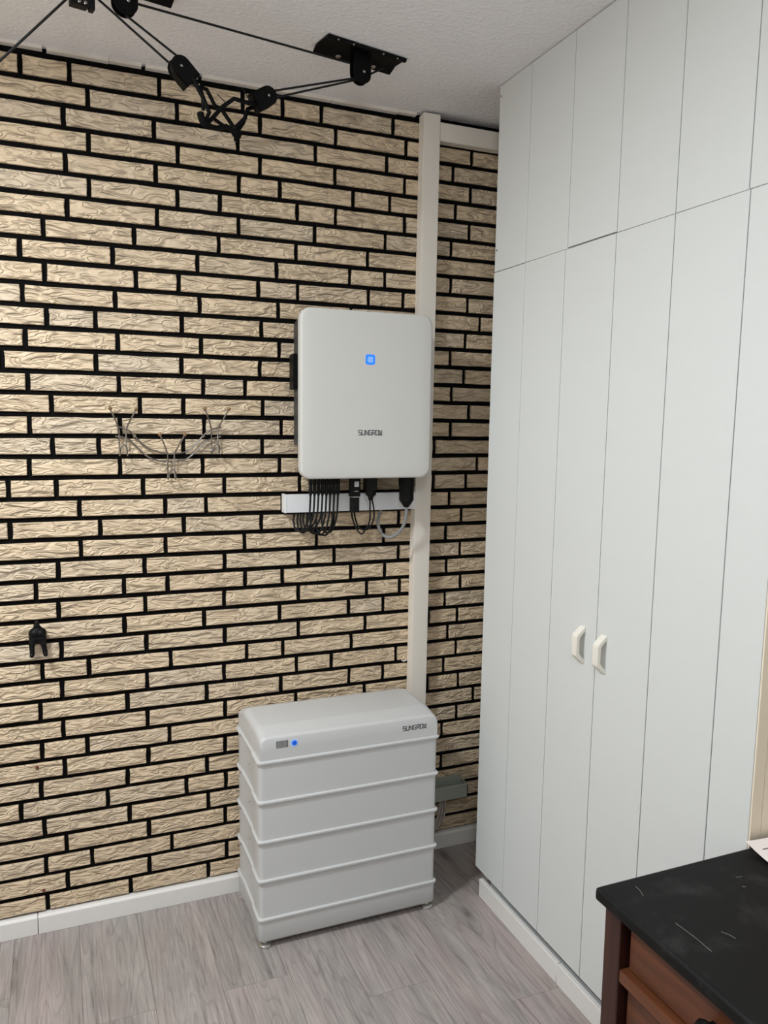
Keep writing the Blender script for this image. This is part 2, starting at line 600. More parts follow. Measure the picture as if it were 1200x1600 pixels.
def brick_geo(mb, x0, x1, z0, z1, rng):
    """irregular hand-cut face with a small arris, sides back into the mortar"""
    n = max(2, round((x1 - x0) / 0.065))
    out = []
    j = lambda a: rng.uniform(-a, a)
    for k in range(n):
        out.append((x0 + (x1 - x0) * k / n + (j(0.001) if k == 0 else j(0.006)), z0 + j(0.0009)))
    out.append((x1 + j(0.001), z0 + j(0.0009)))
    out.append((x1 + j(0.0016), (z0 + z1) / 2 + j(0.008)))
    for k in range(n):
        out.append((x1 - (x1 - x0) * k / n + (j(0.001) if k == 0 else j(0.006)), z1 + j(0.0009)))
    out.append((x0 + j(0.001), z1 + j(0.0009)))
    out.append((x0 + j(0.0016), (z0 + z1) / 2 + j(0.008)))
    cx, cz = (x0 + x1) / 2, (z0 + z1) / 2
    hx, hz = (x1 - x0) / 2, (z1 - z0) / 2
    a = 0.0022
    yo = j(0.0008)
    m = len(out)
    front = [(cx + (px - cx) * (1 - a / hx), yo, cz + (pz - cz) * (1 - a / hz)) for px, pz in out]
    mid = [(px, yo + a, pz) for px, pz in out]
    back = [(px, YB + 0.002, pz) for px, pz in out]
    fs = [tuple(range(m))]
    for k in range(m):
        q = (k + 1) % m
        fs.append((k, q, m + q, m + k))
        fs.append((m + k, m + q, 2 * m + q, 2 * m + k))
    mb.add(front + mid + back, fs)


rng = random.Random(11)
rest = MB()
nb = 0
for k in range(41):
    zt, zb = ZJ[k] - JT, ZJ[k + 1] + JT
    xs = list(XJ[k])
    while xs[0] > XL + 0.02:
        xs.insert(0, max(xs[0] - 0.26, XL))
    while xs[-1] < XR - 0.02:
        xs.append(min(xs[-1] + 0.258, XR))
    for a, b in zip(xs[:-1], xs[1:]):
        x0, x1 = a + JX, b - JX
        if x1 - x0 < 0.01:
            continue
        if x1 > -0.60 and x0 < 1.09:
            mb = MB()
            brick_geo(mb, x0, x1, zb, zt, rng)
            obj('brick', mb, M['brick'], wall_back, loc=((x0 + x1) / 2, 0, (zt + zb) / 2))
            nb += 1
        else:
            brick_geo(rest, x0, x1, zb, zt, rng)
tag(obj('brick_field', rest, M['brick'], wall_back), kind='stuff')
print('BRICKS', nb)

# skirting along the brick wall, in lengths
bb = bpy.data.objects.new('baseboard_back', None)
COL.objects.link(bb)
tag(bb, 'low white skirting board along the brick wall', kind='structure')
for a, b in ((XL, -0.514), (-0.5125, XR)):
    prof = [(-0.016, 0.0), (0.012, 0.0), (0.012, 0.063), (-0.011, 0.063), (-0.016, 0.056)]
    obj('board', MB().frame_prism(prof, (0, 0, 0), (0, 1, 0), (0, 0, 1), (1, 0, 0), a, b), M['base'], bb, bevel=0.0012, seg=1)

# broken bead of filler where the brick wall meets the ceiling
rngc = random.Random(3)
bead = MB()
x = XL
while x < 0.80:
    x1 = min(x + rngc.uniform(0.10, 0.26), 0.80)
    h = 0.006 + rngc.uniform(0, 0.004)
    pr = [(0.010, CEIL), (-0.009, CEIL), (-0.006 - rngc.uniform(0, 0.003), CEIL - h), (0.010, CEIL - h - 0.002)]
    bead.frame_prism(pr, (0, 0, 0), (0, 1, 0), (0, 0, 1), (1, 0, 0), x, x1 - rngc.choice((0.001, 0.002, 0.012)))
    x = x1
tag(obj('trim_1', bead, M['caulk']), 'broken pale filler bead between brick wall and ceiling', kind='structure')

# ------------------------------------------------------------------ wardrobe
XW = 0.936
wb = thing('wardrobe', (1.1, -0.9, 0), 'tall white wardrobe of vertical boards reaching the ceiling', 'wardrobe')
SH = 0.0055


def shear(mb):
    mb.v = [(x, y + (2.163 - z) * SH, z) for x, y, z in mb.v]
    return mb


YE = -1.4975
up = [-0.3205, -0.5100, -0.7300, -0.9465, -1.1585, -1.3740, YE]
lo = [-0.3180, -0.5085, -0.7215, -0.9450, -1.1585, -1.3780, YE]
obj('carcass', shear(MB().box(XW + 0.020, XR - 0.004, YE + 0.004, -0.322, 0.088, CEIL - 0.003)), M['ward_dark'], wb)
obj('side_panel', shear(MB().box(XW + 0.0195, XR - 0.004, -0.3215, -0.3185, 0.088, CEIL - 0.003)), M['ward'], wb)
ZS = 2.1635


def board(parent, y0, y1, z0, z1, name='board', dx=0.0):
    return obj(name, shear(MB().box(XW + dx, XW + 0.018 + dx, y1 + 0.0015, y0 - 0.0015, z0, z1)), M['ward'], parent, bevel=0.0010, seg=1)


def bow_handle(parent, yc, zc):
    """arched pull: two sloping feet and a flat grip, bowed out from the door"""
    H = 0.054
    prof_o = [(-H, 0.0), (-H + 0.004, 0.006), (-H + 0.022, 0.026), (-H + 0.030, 0.029), (H - 0.030, 0.029), (H - 0.022, 0.026), (H - 0.004, 0.006), (H, 0.0)]
    prof_i = [(H - 0.016, 0.0), (H - 0.019, 0.006), (H - 0.030, 0.016), (H - 0.036, 0.018), (-H + 0.036, 0.018), (-H + 0.030, 0.016), (-H + 0.019, 0.006), (-H + 0.016, 0.0)]
    n = len(prof_o)
    mb = MB()
    yb, yt = yc + 0.012, yc - 0.012
    vo = [(XW - d, y, zc + z) for y in (yb, yt) for z, d in prof_o]
    vi = [(XW - d, y, zc + z) for y in (yb, yt) for z, d in reversed(prof_i)]
    vs = vo + vi
    fs = []
    for k in range(n - 1):
        fs.append((k, k + 1, n + k + 1, n + k))
        fs.append((2 * n + k, 3 * n + k, 3 * n + k + 1, 2 * n + k + 1))
        fs.append((k, 2 * n + k, 2 * n + k + 1, k + 1))
        fs.append((n + k, n + k + 1, 3 * n + k + 1, 3 * n + k))
    fs += [(0, n, 3 * n, 2 * n), (n - 1, 3 * n - 1, 4 * n - 1, 2 * n - 1)]
    mb.add(vs, fs)
    return obj('handle', mb, M['cream'], parent, bevel=0.0025, seg=2)


board(wb, up[0], up[1], ZS + 0.0012, CEIL - 0.002, 'filler_panel')
board(wb, lo[0], lo[1], 0.0900, ZS - 0.0012, 'filler_panel')
for a, b in ((1, 3), (3, 5), (5, 6)):
    d = obj('upper_door', shear(MB().box(XW + 0.0175, XW + 0.0195, up[b] + 0.004, up[a] - 0.004, ZS + 0.008, CEIL - 0.006)), M['ward'], wb)
    for k in range(a, b):
        board(d, up[k], up[k + 1], ZS + (0.0034 if k == 2 else 0.0006), CEIL - 0.002)
    d = obj('lower_door', shear(MB().box(XW + 0.0175, XW + 0.0195, lo[b] + 0.004, lo[a] - 0.004, 0.100, ZS - 0.008)), M['ward'], wb)
    for k in range(a, b):
        board(d, lo[k], lo[k + 1], 0.0890, ZS - 0.0006)
    if a == 1:
        bow_handle(d, -0.880, 1.062)
    if a == 3:
        bow_handle(d, -0.975, 1.060)
for a, b in ((-0.352, -0.8335), (-0.8350, -1.490)):
    obj('plinth_board', MB().box(0.928, 0.944, b, a, 0.0, 0.066), M['base'], wb, bevel=0.0015, seg=1)
obj('plinth_core', MB().box(0.972, XR - 0.01, -1.485, -0.36, 0.0, 0.0875), M['ward'], wb)
# end panel facing the camera side
obj('end_panel', shear(MB().box(XW, XW + 0.030, YE - 0.004, YE, 0.06, CEIL - 0.002)), M['beige'], wb, bevel=0.0008, seg=1)
obj('end_panel', shear(MB().box(XW + 0.0316, XR - 0.002, YE - 0.0035, YE, 0.06, CEIL - 0.002)), M['beige'], wb, bevel=0.0008, seg=1)
for z in (2.706, 2.232):
    obj('screw', MB().lathe((XW + 0.001, -0.333, z), (-1, 0, 0), [(0.0035, 0), (0.0035, 0.0014), (0.002, 0.002)], 10), M['steel'], wb)

# ------------------------------------------------------------------ cable ducts
def duct_profile(wd, dp, t=0.002):
    return [(-wd / 2, 0), (-wd / 2, -dp + 0.003), (-wd / 2 + 0.003, -dp), (wd / 2 - 0.003, -dp), (wd / 2, -dp + 0.003), (wd / 2, 0)]


vd = thing('cable_duct', (0.825, -0.02, 0.25), 'tall off-white vertical cable duct running from ceiling down behind the battery', 'cable duct')


def lean(mb):
    mb.v = [(x - (2.73 - z) * 0.0057, y, z) for x, y, z in mb.v]
    return mb


obj('base_channel', lean(MB().box(0.8005, 0.8595, -0.036, -0.0005, 0.25, 2.732)), M['duct'], vd, bevel=0.001, seg=1)
obj('cover', lean(MB().box(0.7985, 0.8615, -0.046, -0.028, 0.25, 2.733)), M['duct'], vd, bevel=0.0025, seg=2)
td = thing('cable_duct', (1.05, -0.02, 2.64), 'white horizontal cable duct under the ceiling between vertical duct and wardrobe', 'cable duct')
obj('base_channel', MB().box(0.862, XR - 0.005, -0.030, -0.0005, 2.650, 2.708), M['duct'], td, bevel=0.001, seg=1)
obj('cover', MB().box(0.862, XR - 0.005, -0.044, -0.022, 2.648, 2.710), M['duct'], td, bevel=0.0025)
hd = thing('cable_duct', (0.55, -0.02, 1.355), 'short white horizontal cable duct below the grey inverter', 'cable duct')
obj('base_channel', MB().box(0.307, 0.793, -0.030, -0.0005, 1.361, 1.419), M['duct_cool'], hd, bevel=0.001, seg=1)
obj('cover', MB().box(0.309, 0.793, -0.042, -0.022, 1.359, 1.4215), M['duct_cool'], hd, bevel=0.0025)
obj('end_cap', MB().box(0.3045, 0.3125, -0.043, -0.0005, 1.3582, 1.4225), M['duct_cool'], hd, bevel=0.002)
gd = thing('cable_duct', (0.95, -0.03, 0.2), 'small grey-green open-topped cable duct beside the battery', 'cable duct')
g = MB()
g.box(0.868, 1.032, -0.062, -0.059, 0.222, 0.272)
g.box(0.868, 1.032, -0.006, -0.0005, 0.222, 0.290)
g.box(0.868, 1.032, -0.060, -0.004, 0.222, 0.225)
g.box(1.028, 1.032, -0.062, -0.0005, 0.222, 0.275)
obj('channel', g, M['greyduct'], gd)
obj('cover_lip', MB().box(0.868, 1.0325, -0.064, -0.050, 0.270, 0.2735), M['greyduct'], gd, bevel=0.0008, seg=1)
for k in range(3):
    dx = 0.011 * k
    c = obj('pale_cable', MB().tube([(0.923 + dx, -0.035, 0.236), (0.924 + dx, -0.036, 0.200), (0.920 + dx * 1.1, -0.038, 0.160), (0.903 + dx * 1.1, -0.040, 0.125), (0.872 + dx, -0.042, 0.095), (0.82, -0.045, 0.080)], 0.0046, 8), M['palecable'], smooth=True, loc=(0.923 + dx, -0.035, 0.222))
    tag(c, ('innermost', 'middle', 'outermost')[k] + ' of three pale cables curving down from the grey duct', 'cable', 'pale cables beside the battery')


# ------------------------------------------------------------------ lettering made of strokes
GLY = {
    'S': [[(1, 1), (0, 1), (0, .5), (1, .5), (1, 0), (0, 0)]],
    'U': [[(0, 1), (0, 0), (1, 0), (1, 1)]],
    'N': [[(0, 0), (0, 1), (1, 0), (1, 1)]],
    'G': [[(1, 1), (0, 1), (0, 0), (1, 0), (1, .5), (.55, .5)]],
    'R': [[(0, 0), (0, 1), (1, 1), (1, .45), (.35, .45), (1, 0)]],
    'O': [[(0, 0), (0, 1), (1, 1), (1, 0), (0, 0)]],
    'W': [[(0, 1), (0, 0), (.5, 0), (1, 0), (1, 1)], [(.5, 0), (.5, .8)]],
}


def lettering(word, x0, x1, z0, z1, y):
    mb = MB()
    n = len(word)
    cw = (x1 - x0) / (n * 1.0 + (n - 1) * 0.42)
    wd = (z1 - z0) * 0.075
    for i, ch in enumerate(word):
        ox = x0 + i * cw * 1.42
        for st in GLY[ch]:
            for (a, b), (c, d) in zip(st[:-1], st[1:]):
                p = Vector((ox + a * cw, 0, z0 + b * (z1 - z0)))
                q = Vector((ox + c * cw, 0, z0 + d * (z1 - z0)))
                t = (q - p).normalized()
                nn = Vector((-t.z, 0, t.x))
                p, q = p - t * wd, q + t * wd
                ring = [p + nn * wd, q + nn * wd, q - nn * wd, p - nn * wd]
                mb.add([(v.x, y, v.z) for v in ring] + [(v.x, y + 0.0006, v.z) for v in ring],
                       [(0, 1, 2, 3), (7, 6, 5, 4), (0, 4, 5, 1), (1, 5, 6, 2), (2, 6, 7, 3), (3, 7, 4, 0)])
    return mb


# ------------------------------------------------------------------ inverter
IX0, IX1, IZ0, IZ1, IY = 0.3145, 0.7745, 1.4855, 2.0295, -0.203
inv = thing('wall_inverter', (0.5445, -0.02, IZ0), 'light grey wall-mounted inverter with glowing blue square light', 'inverter')
cov = MB()
O2 = rrect(IX0, IX1, IZ0, IZ1, 0.036, 7)


def inset(out, d):
    cx = sum(a for a, b in out) / len(out)
    cz = sum(b for a, b in out) / len(out)
    hx, hz = (IX1 - IX0) / 2, (IZ1 - IZ0) / 2
    return [(cx + (a - cx) * (1 - d / hx), cz + (b - cz) * (1 - d / hz)) for a, b in out]


rings = []
for d, yy in ((0.004, -0.168), (0.0, -0.172), (0.0, -0.1945), (0.0008, -0.1985), (0.0030, -0.2010), (0.008, -0.2022), (0.04, -0.203)):
    rings.append([(a, yy, b) for a, b in inset(O2, d)])
nr = len(O2)
vs = [v for r in rings for v in r]
fs = [tuple(range(nr))] + [tuple((len(rings) - 1) * nr + k for k in range(nr))]
for i in range(len(rings) - 1):
    for k in range(nr):
        fs.append((i * nr + k, i * nr + (k + 1) % nr, (i + 1) * nr + (k + 1) % nr, (i + 1) * nr + k))
cov.add(vs, fs)
cv = obj('front_cover', cov, M['inv'], inv, smooth=True)
obj('lettering', lettering('SUNGROW', 0.5115, 0.5935, 1.6295, 1.6445, IY - 0.0006), M['ink'], cv)
lx, lz = 0.5495, 1.8745
ring = MB()
so, si = rrect(lx - .0165, lx + .0165, lz - .0165, lz + .0165, .007, 4), rrect(lx - .0095, lx + .0095, lz - .0095, lz + .0095, .004, 4)
q = len(so)
ring.add([(a, IY - 0.0008, b) for a, b in so] + [(a, IY - 0.0008, b) for a, b in si], [(k, (k + 1) % q, q + (k + 1) % q, q + k) for k in range(q)])
ring.frame_prism(so, (0, 0, 0), (1, 0, 0), (0, 0, 1), (0, 1, 0), IY - 0.0006, IY + 0.0005)
obj('status_light', ring, M['blue'], cv)
obj('light_core', MB().frame_prism(si, (0, 0, 0), (1, 0, 0), (0, 0, 1), (0, 1, 0), IY - 0.0014, IY - 0.0002), M['paleblue'], cv)
body = [(0.338, 1.590), (0.338, 1.992), (0.356, 2.016), (0.735, 2.016), (0.753, 1.992), (0.753, 1.590), (0.745, 1.500), (0.352, 1.500), (0.352, 1.590)]
obj('housing', MB().frame_prism(body, (0, 0, 0), (1, 0, 0), (0, 0, 1), (0, 1, 0), -0.1685, -0.035), M['dark'], inv, bevel=0.004, seg=2)
obj('mounting_plate', MB().box(0.37, 0.72, -0.0352, -0.0005, 1.66, 1.97), M['dark'], inv, bevel=0.002)
for sx in (0.322, 0.754):
    hmb = MB().frame_prism(rrect(sx, sx + 0.016, 1.775, 1.893, 0.006, 3), (0, 0, 0), (1, 0, 0), (0, 0, 1), (0, 1, 0), -0.085, -0.040)
    obj('grip', hmb, M['black'], inv, bevel=0.002)
obj('switch', MB().box(0.3415, 0.352, -0.125, -0.070, 1.545, 1.592), M['black'], inv, bevel=0.002)
obj('switch_mark', MB().box(0.3405, 0.3416, -0.095, -0.088, 1.568, 1.588), M['label'], inv)

# plugs and cables below the inverter
PX = [0.3725 + 0.01386 * k for k in range(8)]
ORD = ('leftmost', 'second from left', 'third from left', 'fourth from left', 'fourth from right', 'third from right', 'second from right', 'rightmost')
LB = [(0.352, 1.298, 0.338), (0.362, 1.294, 0.352), (0.374, 1.300, 0.362), (0.388, 1.300, 0.372), (0.408, 1.288, 0.386), (0.424, 1.284, 0.400), (0.438, 1.281, 0.420), (0.452, 1.290, 0.440)]
for k, px in enumerate(PX):
    yp = -0.120
    t = thing('solar_cable', (px, yp, 1.40), 'black cable with plug under the inverter, ' + ORD[k] + ' in the bunch', 'cable', 'black solar cables under the inverter')
    obj('plug', MB().lathe((px, yp, 1.5005), (0, 0, -1), [(0.0060, 0), (0.0060, 0.022), (0.0066, 0.024), (0.0066, 0.040), (0.0054, 0.044), (0.0064, 0.046), (0.0064, 0.066), (0.0042, 0.076)], 12), M['black'], t, smooth=True)
    bx, bz, ux = LB[k]
    dxm = (bx - px)
    obj('cord', MB().tube([(px, yp, 1.432), (px - 0.001, yp, 1.40), (px + dxm * 0.15, yp + 0.004, 1.355), (px + dxm * 0.5, yp + 0.02, bz + 0.022), (bx, -0.075, bz), ((bx + ux) / 2 - 0.006, -0.055, bz + 0.006), (ux - 0.002, -0.042, bz + 0.028), (ux, -0.032, 1.335), (ux + 0.006, -0.026, 1.3588)], 0.0034, 8), M['rope'], t, smooth=True)

t = thing('communication_stick', (0.5285, -0.12, 1.36), 'black communication stick with white label hanging under the inverter', 'dongle')
obj('body', MB().frame_prism(rrect(0.511, 0.547, -0.134, -0.106, 0.006, 3), (0, 0, 0), (1, 0, 0), (0, 1, 0), (0, 0, 1), 1.418, 1.5005), M['black'], t, bevel=0.002)
obj('collar', MB().lathe((0.529, -0.12, 1.4185), (0, 0, -1), [(0.0150, 0), (0.0150, 0.0025)], 18), M['label'], t)
obj('cap', MB().frame_prism(rrect(0.5135, 0.5445, -0.133, -0.107, 0.008, 3), (0, 0, 0), (1, 0, 0), (0, 1, 0), (0, 0, 1), 1.364, 1.4162), M['black'], t, bevel=0.003)
obj('label', MB().box(0.5235, 0.5395, -0.1346, -0.1338, 1.452, 1.470), M['label'], t)
for k in range(3):
    obj('status_mark', MB().box(0.5245 + 0.0048 * k, 0.5270 + 0.0048 * k, -0.1346, -0.1338, 1.4355, 1.4385), M['label'], t)

t = thing('communication_cable', (0.586, -0.12, 1.40), 'pair of thin black cables looping from a square black gland under inverter', 'cable')
obj('gland', MB().frame_prism(rrect(0.566, 0.606, -0.140, -0.100, 0.005, 3), (0, 0, 0), (1, 0, 0), (0, 1, 0), (0, 0, 1), 1.440, 1.5005), M['black'], t, bevel=0.002)
obj('nut', MB().lathe((0.588, -0.12, 1.441), (0, 0, -1), [(0.0185, 0), (0.0185, 0.018), (0.010, 0.026), (0.0075, 0.038)], 6), M['black'], t)
for k, (sx, bt) in enumerate(((0.586, 1.282), (0.592, 1.296))):
    sw = 0.004 if k else 0.0
    obj('cord', MB().tube([(sx, -0.12, 1.41), (sx + 0.001 + sw * 2, -0.118, 1.375), (sx + 0.004 + sw * 2, -0.11, 1.335), (sx - 0.004 + sw, -0.10, 1.305), (sx - 0.018 + sw, -0.085, bt), (sx - 0.032 + sw, -0.065, 1.305), (sx - 0.037 + sw, -0.045, 1.335), (sx - 0.034 + sw, -0.028, 1.3588)], 0.0029, 8), M['rope'], t, smooth=True)

t = thing('mains_cable', (0.723, -0.12, 1.38), 'thick grey cable looping out of the large black connector under inverter', 'cable')
obj('connector', MB().lathe((0.723, -0.12, 1.5005), (0, 0, -1), [(0.029, 0), (0.029, 0.05), (0.027, 0.052), (0.027, 0.058), (0.0265, 0.060), (0.0255, 0.100), (0.020, 0.108), (0.009, 0.124)], 10), M['black'], t)
obj('cord', MB().tube([(0.722, -0.12, 1.385), (0.724, -0.12, 1.355), (0.720, -0.115, 1.320), (0.705, -0.105, 1.288), (0.680, -0.090, 1.267), (0.657, -0.072, 1.272), (0.645, -0.055, 1.300), (0.650, -0.040, 1.335), (0.664, -0.028, 1.3570)], 0.0058, 10), M['greycable'], t, smooth=True)

# ------------------------------------------------------------------ battery tower
BX, BY, BW, BD = 0.1300, -0.3664, 0.625, 0.330
bat = thing('battery_tower', (BX + BW / 2, BY + BD / 2, 0), 'pale grey stacked home battery standing on the floor before the brick wall', 'battery')


def plan(d=0.0, side=0.0035):
    """plan outline of a module, d = inset; the sides step in along the middle"""
    x0, x1, y0, y1 = BX + d, BX + BW - d, BY + d, BY + BD - d
    r = 0.014
    s = side
    out = []
    def arc(cx, cy, a0):
        for i in range(5):
            t = math.radians(a0 + 90 * i / 4)
            out.append((cx + r * math.cos(t), cy + r * math.sin(t)))
    arc(x1 - r, y1 - r, 0)
    arc(x0 + r, y1 - r, 90)
    out.extend([(x0, y1 - 0.055), (x0 + s, y1 - 0.068), (x0 + s, y0 + 0.098), (x0, y0 + 0.085)])
    arc(x0 + r, y0 + r, 180)
    arc(x1 - r, y0 + r, 270)
    out.extend([(x1, y0 + 0.085), (x1 - s, y0 + 0.098), (x1 - s, y1 - 0.068), (x1, y1 - 0.055)])
    return out


def slab(mb, rings):
    """stack of (inset, z) rings over the plan"""
    n = len(plan())
    vs, fs = [], []
    for d, z in rings:
        vs += [(a, b, z) for a, b in plan(d)]
    fs.append(tuple(range(n - 1, -1, -1)))
    fs.append(tuple((len(rings) - 1) * n + k for k in range(n)))
    for i in range(len(rings) - 1):
        for k in range(n):
            fs.append((i * n + k, i * n + (k + 1) % n, (i + 1) * n + (k + 1) % n, (i + 1) * n + k))
    return mb.add(vs, fs)


ZR = [0.1071 + 0.13 * k for k in range(5)]      # top edges of the five rims
RH = 0.011
obj('base_tray', slab(MB(), [(0.012, 0.023), (0.008, 0.025), (0.005, 0.032), (0.005, ZR[0] - RH)]), M['bat'], bat, smooth=True)
for k in range(4):
    m_ = obj('module', slab(MB(), [(0.0070, ZR[k] - 0.003), (0.0070, ZR[k + 1] - RH + 0.001)]), M['bat'], bat, smooth=True)
    for sy in (0.16, 0.29):
        obj('screw', MB().lathe((BX + 0.0115 if sy == 0.16 else BX + 0.0080, BY + sy, ZR[k] + (0.06 if sy == 0.16 else 0.105)), (-1, 0, 0), [(0.003, 0), (0.003, 0.0022)], 8), M['steel'], m_)
for k in range(5):
    z = ZR[k]
    obj('rim', slab(MB(), [(0.003, z - RH), (0.0003, z - RH + 0.002), (0.0, z - RH + 0.004), (0.0, z - 0.003), (0.002, z - 0.0008), (0.005, z)]), M['bat'], bat, smooth=True)

# lid: rounded hood with a long crease on its top
LZ = ZR[4] - 0.001
prof = [(0.0055, 0.0), (0.0055, 0.030), (0.0060, 0.067), (0.0085, 0.0730), (0.0130, 0.0755), (0.0180, 0.0765), (0.078, 0.0866), (0.082, 0.0868), (0.252, 0.0868), (0.255, 0.0858), (0.300, 0.0715), (0.316, 0.064), (0.3235, 0.050), (0.3240, 0.0)]
lid = MB()
R = 0.024
xst = []
for i in range(8):
    xst.append((0.0100 + R * (1 - math.cos(math.pi / 2 * i / 7)), 1 - math.sin(math.pi / 2 * i / 7)))
stations = [(BX + a, dr) for a, dr in xst] + [(BX + BW - a, dr) for a, dr in reversed(xst)]
vs, fs = [], []
np_ = len(prof)
for xx, dr in stations:
    for py, pz in prof:
        top = 0.0868 - R * dr
        vs.append((xx, BY + py, LZ + (pz if pz < 0.035 else pz - (R * dr) * min(1.0, (pz - 0.030) / 0.0478))))
for i in range(len(stations) - 1):
    for k in range(np_ - 1):
        fs.append((i * np_ + k, i * np_ + k + 1, (i + 1) * np_ + k + 1, (i + 1) * np_ + k))
fs.append(tuple(range(np_)))
fs.append(tuple((len(stations) - 1) * np_ + k for k in range(np_)))
lid.add(vs, fs)
ld = obj('lid', lid, M['bat'], bat, smooth=True)
for e in ld.data.edges:
    a_, b_ = e.vertices
    if a_ % np_ == b_ % np_ and a_ % np_ in (6, 8):
        e.use_edge_sharp = True
FY = BY + 0.0050
obj('lettering', lettering('SUNGROW', 0.619, 0.703, 0.6595, 0.6735, FY), M['ink'], ld)
for k in range(10):
    bx = 0.1915 + 0.0039 * k
    obj('level_bar', MB().box(bx, bx + 0.0019, FY, FY + 0.001, 0.663, 0.686), M['ink'], ld)
bl = MB().lathe((0.2485, FY + 0.0006, 0.6735), (0, -1, 0), [(0.0115, 0), (0.0115, 0.0008)], 20)
obj('status_light', bl, M['paleblue'], ld)
obj('power_button', MB().lathe((0.2490, FY, 0.6735), (0, -1, 0), [(0.0075, 0), (0.0075, 0.0012), (0.006, 0.0020)], 20), M['deepblue'], ld)
for sx in (0.027, BW - 0.027):
    for sy in (0.026, BD - 0.034):
        obj('foot', MB().lathe((BX + sx, BY + sy, 0.0), (0, 0, 1), [(0.019, 0), (0.021, 0.003), (0.021, 0.010), (0.017, 0.013), (0.007, 0.014), (0.007, 0.025)], 18), M['chrome'], bat, smooth=True)

# ------------------------------------------------------------------ wire coat rack
rk = thing('coat_rack', (-0.065, -0.01, 1.54), 'wire coat rack with three double hooks and wooden balls on brick wall', 'coat rack')
W1 = [(-.231, 1.648), (-.212, 1.642), (-.192, 1.634), (-.176, 1.617), (-.157, 1.596), (-.124, 1.573), (-.079, 1.561), (-.05, 1.561), (-.012, 1.569), (.019, 1.597), (.039, 1.619), (.062, 1.638), (.084, 1.645), (.097, 1.647)]
W2 = [(-.234, 1.616), (-.212, 1.613), (-.193, 1.605), (-.173, 1.586), (-.141, 1.554), (-.109, 1.539), (-.075, 1.535), (-.05, 1.536), (-.016, 1.544), (.014, 1.567), (.044, 1.597), (.066, 1.609), (.097, 1.617)]
for Wp in (W1, W2):
    obj('rail', MB().tube([(a, -0.012, b) for a, b in Wp], 0.0026, 8, sub=4), M['steel'], rk, smooth=True)
for a, b in ((-.176, 1.617), (.039, 1.619)):
    obj('screw_eye', MB().lathe((a, -0.0005, b), (0, -1, 0), [(0.006, 0.006), (0.006, 0.012), (0.0045, 0.015)], 12), M['steel'], rk, smooth=True)
for px in (-.212, -.0655, .0755):
    zb = {-.212: 1.557, -.0655: 1.479, .0755: 1.562}[px]
    top = zb + 0.144
    hw = 0.0105
    hk = MB()
    for s in (-1, 1):
        # ball tip, down the sloping prong, straight stem, lower loop curling forward and back up
        pts = [(px + s * 0.0385, -0.062, top), (px + s * 0.026, -0.048, top - 0.026), (px + s * (hw + 0.002), -0.020, top - 0.058), (px + s * hw, -0.0165, top - 0.075), (px + s * hw, -0.0165, zb + 0.020),
               (px + s * (hw + 0.001), -0.020, zb + 0.004), (px + s * (hw + 0.001), -0.032, zb), (px + s * (hw + 0.000), -0.044, zb + 0.010), (px + s * hw * 0.8, -0.050, zb + 0.026), (px, -0.052, zb + 0.034)]
        hk.tube(pts, 0.0024, 8, sub=5)
    h_ = obj('double_hook', hk, M['steel'], rk, smooth=True)
    for s in (-1, 1):
        obj('ball', MB().ball((px + s * 0.0385, -0.063, top + 0.001), 0.0062), M['knob'], h_, smooth=True)

# ------------------------------------------------------------------ black hook shaped like the back half of an animal
def blob(name, mb, mat, loc, voxel):
    o = obj(name, mb, mat, loc=loc)
    md = o.modifiers.new('remesh', 'REMESH')
    md.mode = 'VOXEL'
    md.voxel_size = voxel
    sm = o.modifiers.new('smooth', 'SMOOTH')
    sm.factor = 0.5
    sm.iterations = 6
    dg = bpy.context.evaluated_depsgraph_get()
    m2 = bpy.data.meshes.new_from_object(o.evaluated_get(dg))
    o.modifiers.clear()
    o.data = m2
    for p in m2.polygons:
        p.use_smooth = True
    return o


hx, hz = -0.480, 1.000
hm = MB()
for bx, by, bz, br in ((-0.0075, -0.021, 0.004, 0.0185), (0.0085, -0.021, 0.004, 0.0185), (-0.009, -0.022, -0.012, 0.0165), (0.010, -0.022, -0.012, 0.0165), (0, -0.020, 0.012, 0.0170), (0, -0.012, 0.0, 0.018)):
    hm.ball((hx + bx, by, hz + bz), br, 16)
hm.tube([(hx, -0.020, hz + 0.016), (hx - 0.001, -0.026, hz + 0.032), (hx - 0.001, -0.024, hz + 0.045)], [0.0110, 0.0095, 0.0075, 0.0060], 10)
for s_, ex in ((-1, -0.0165), (1, 0.0205)):
    hm.tube([(hx + s_ * 0.013, -0.024, hz - 0.006), (hx + s_ * 0.0165, -0.030, hz - 0.030), (hx + ex, -0.032, hz - 0.054)], [0.0110, 0.0100, 0.0082, 0.0076], 10)
    hm.ball((hx + ex, -0.033, hz - 0.058), 0.0080, 12)
    hm.ball((hx + ex + s_ * 0.001, -0.040, hz - 0.061), 0.0070, 12)
dh = blob('animal_wall_hook', hm, M['black'], (hx, 0, hz), 0.0014)
tag(dh, 'black wall hook shaped like the back half of an animal', 'hook')

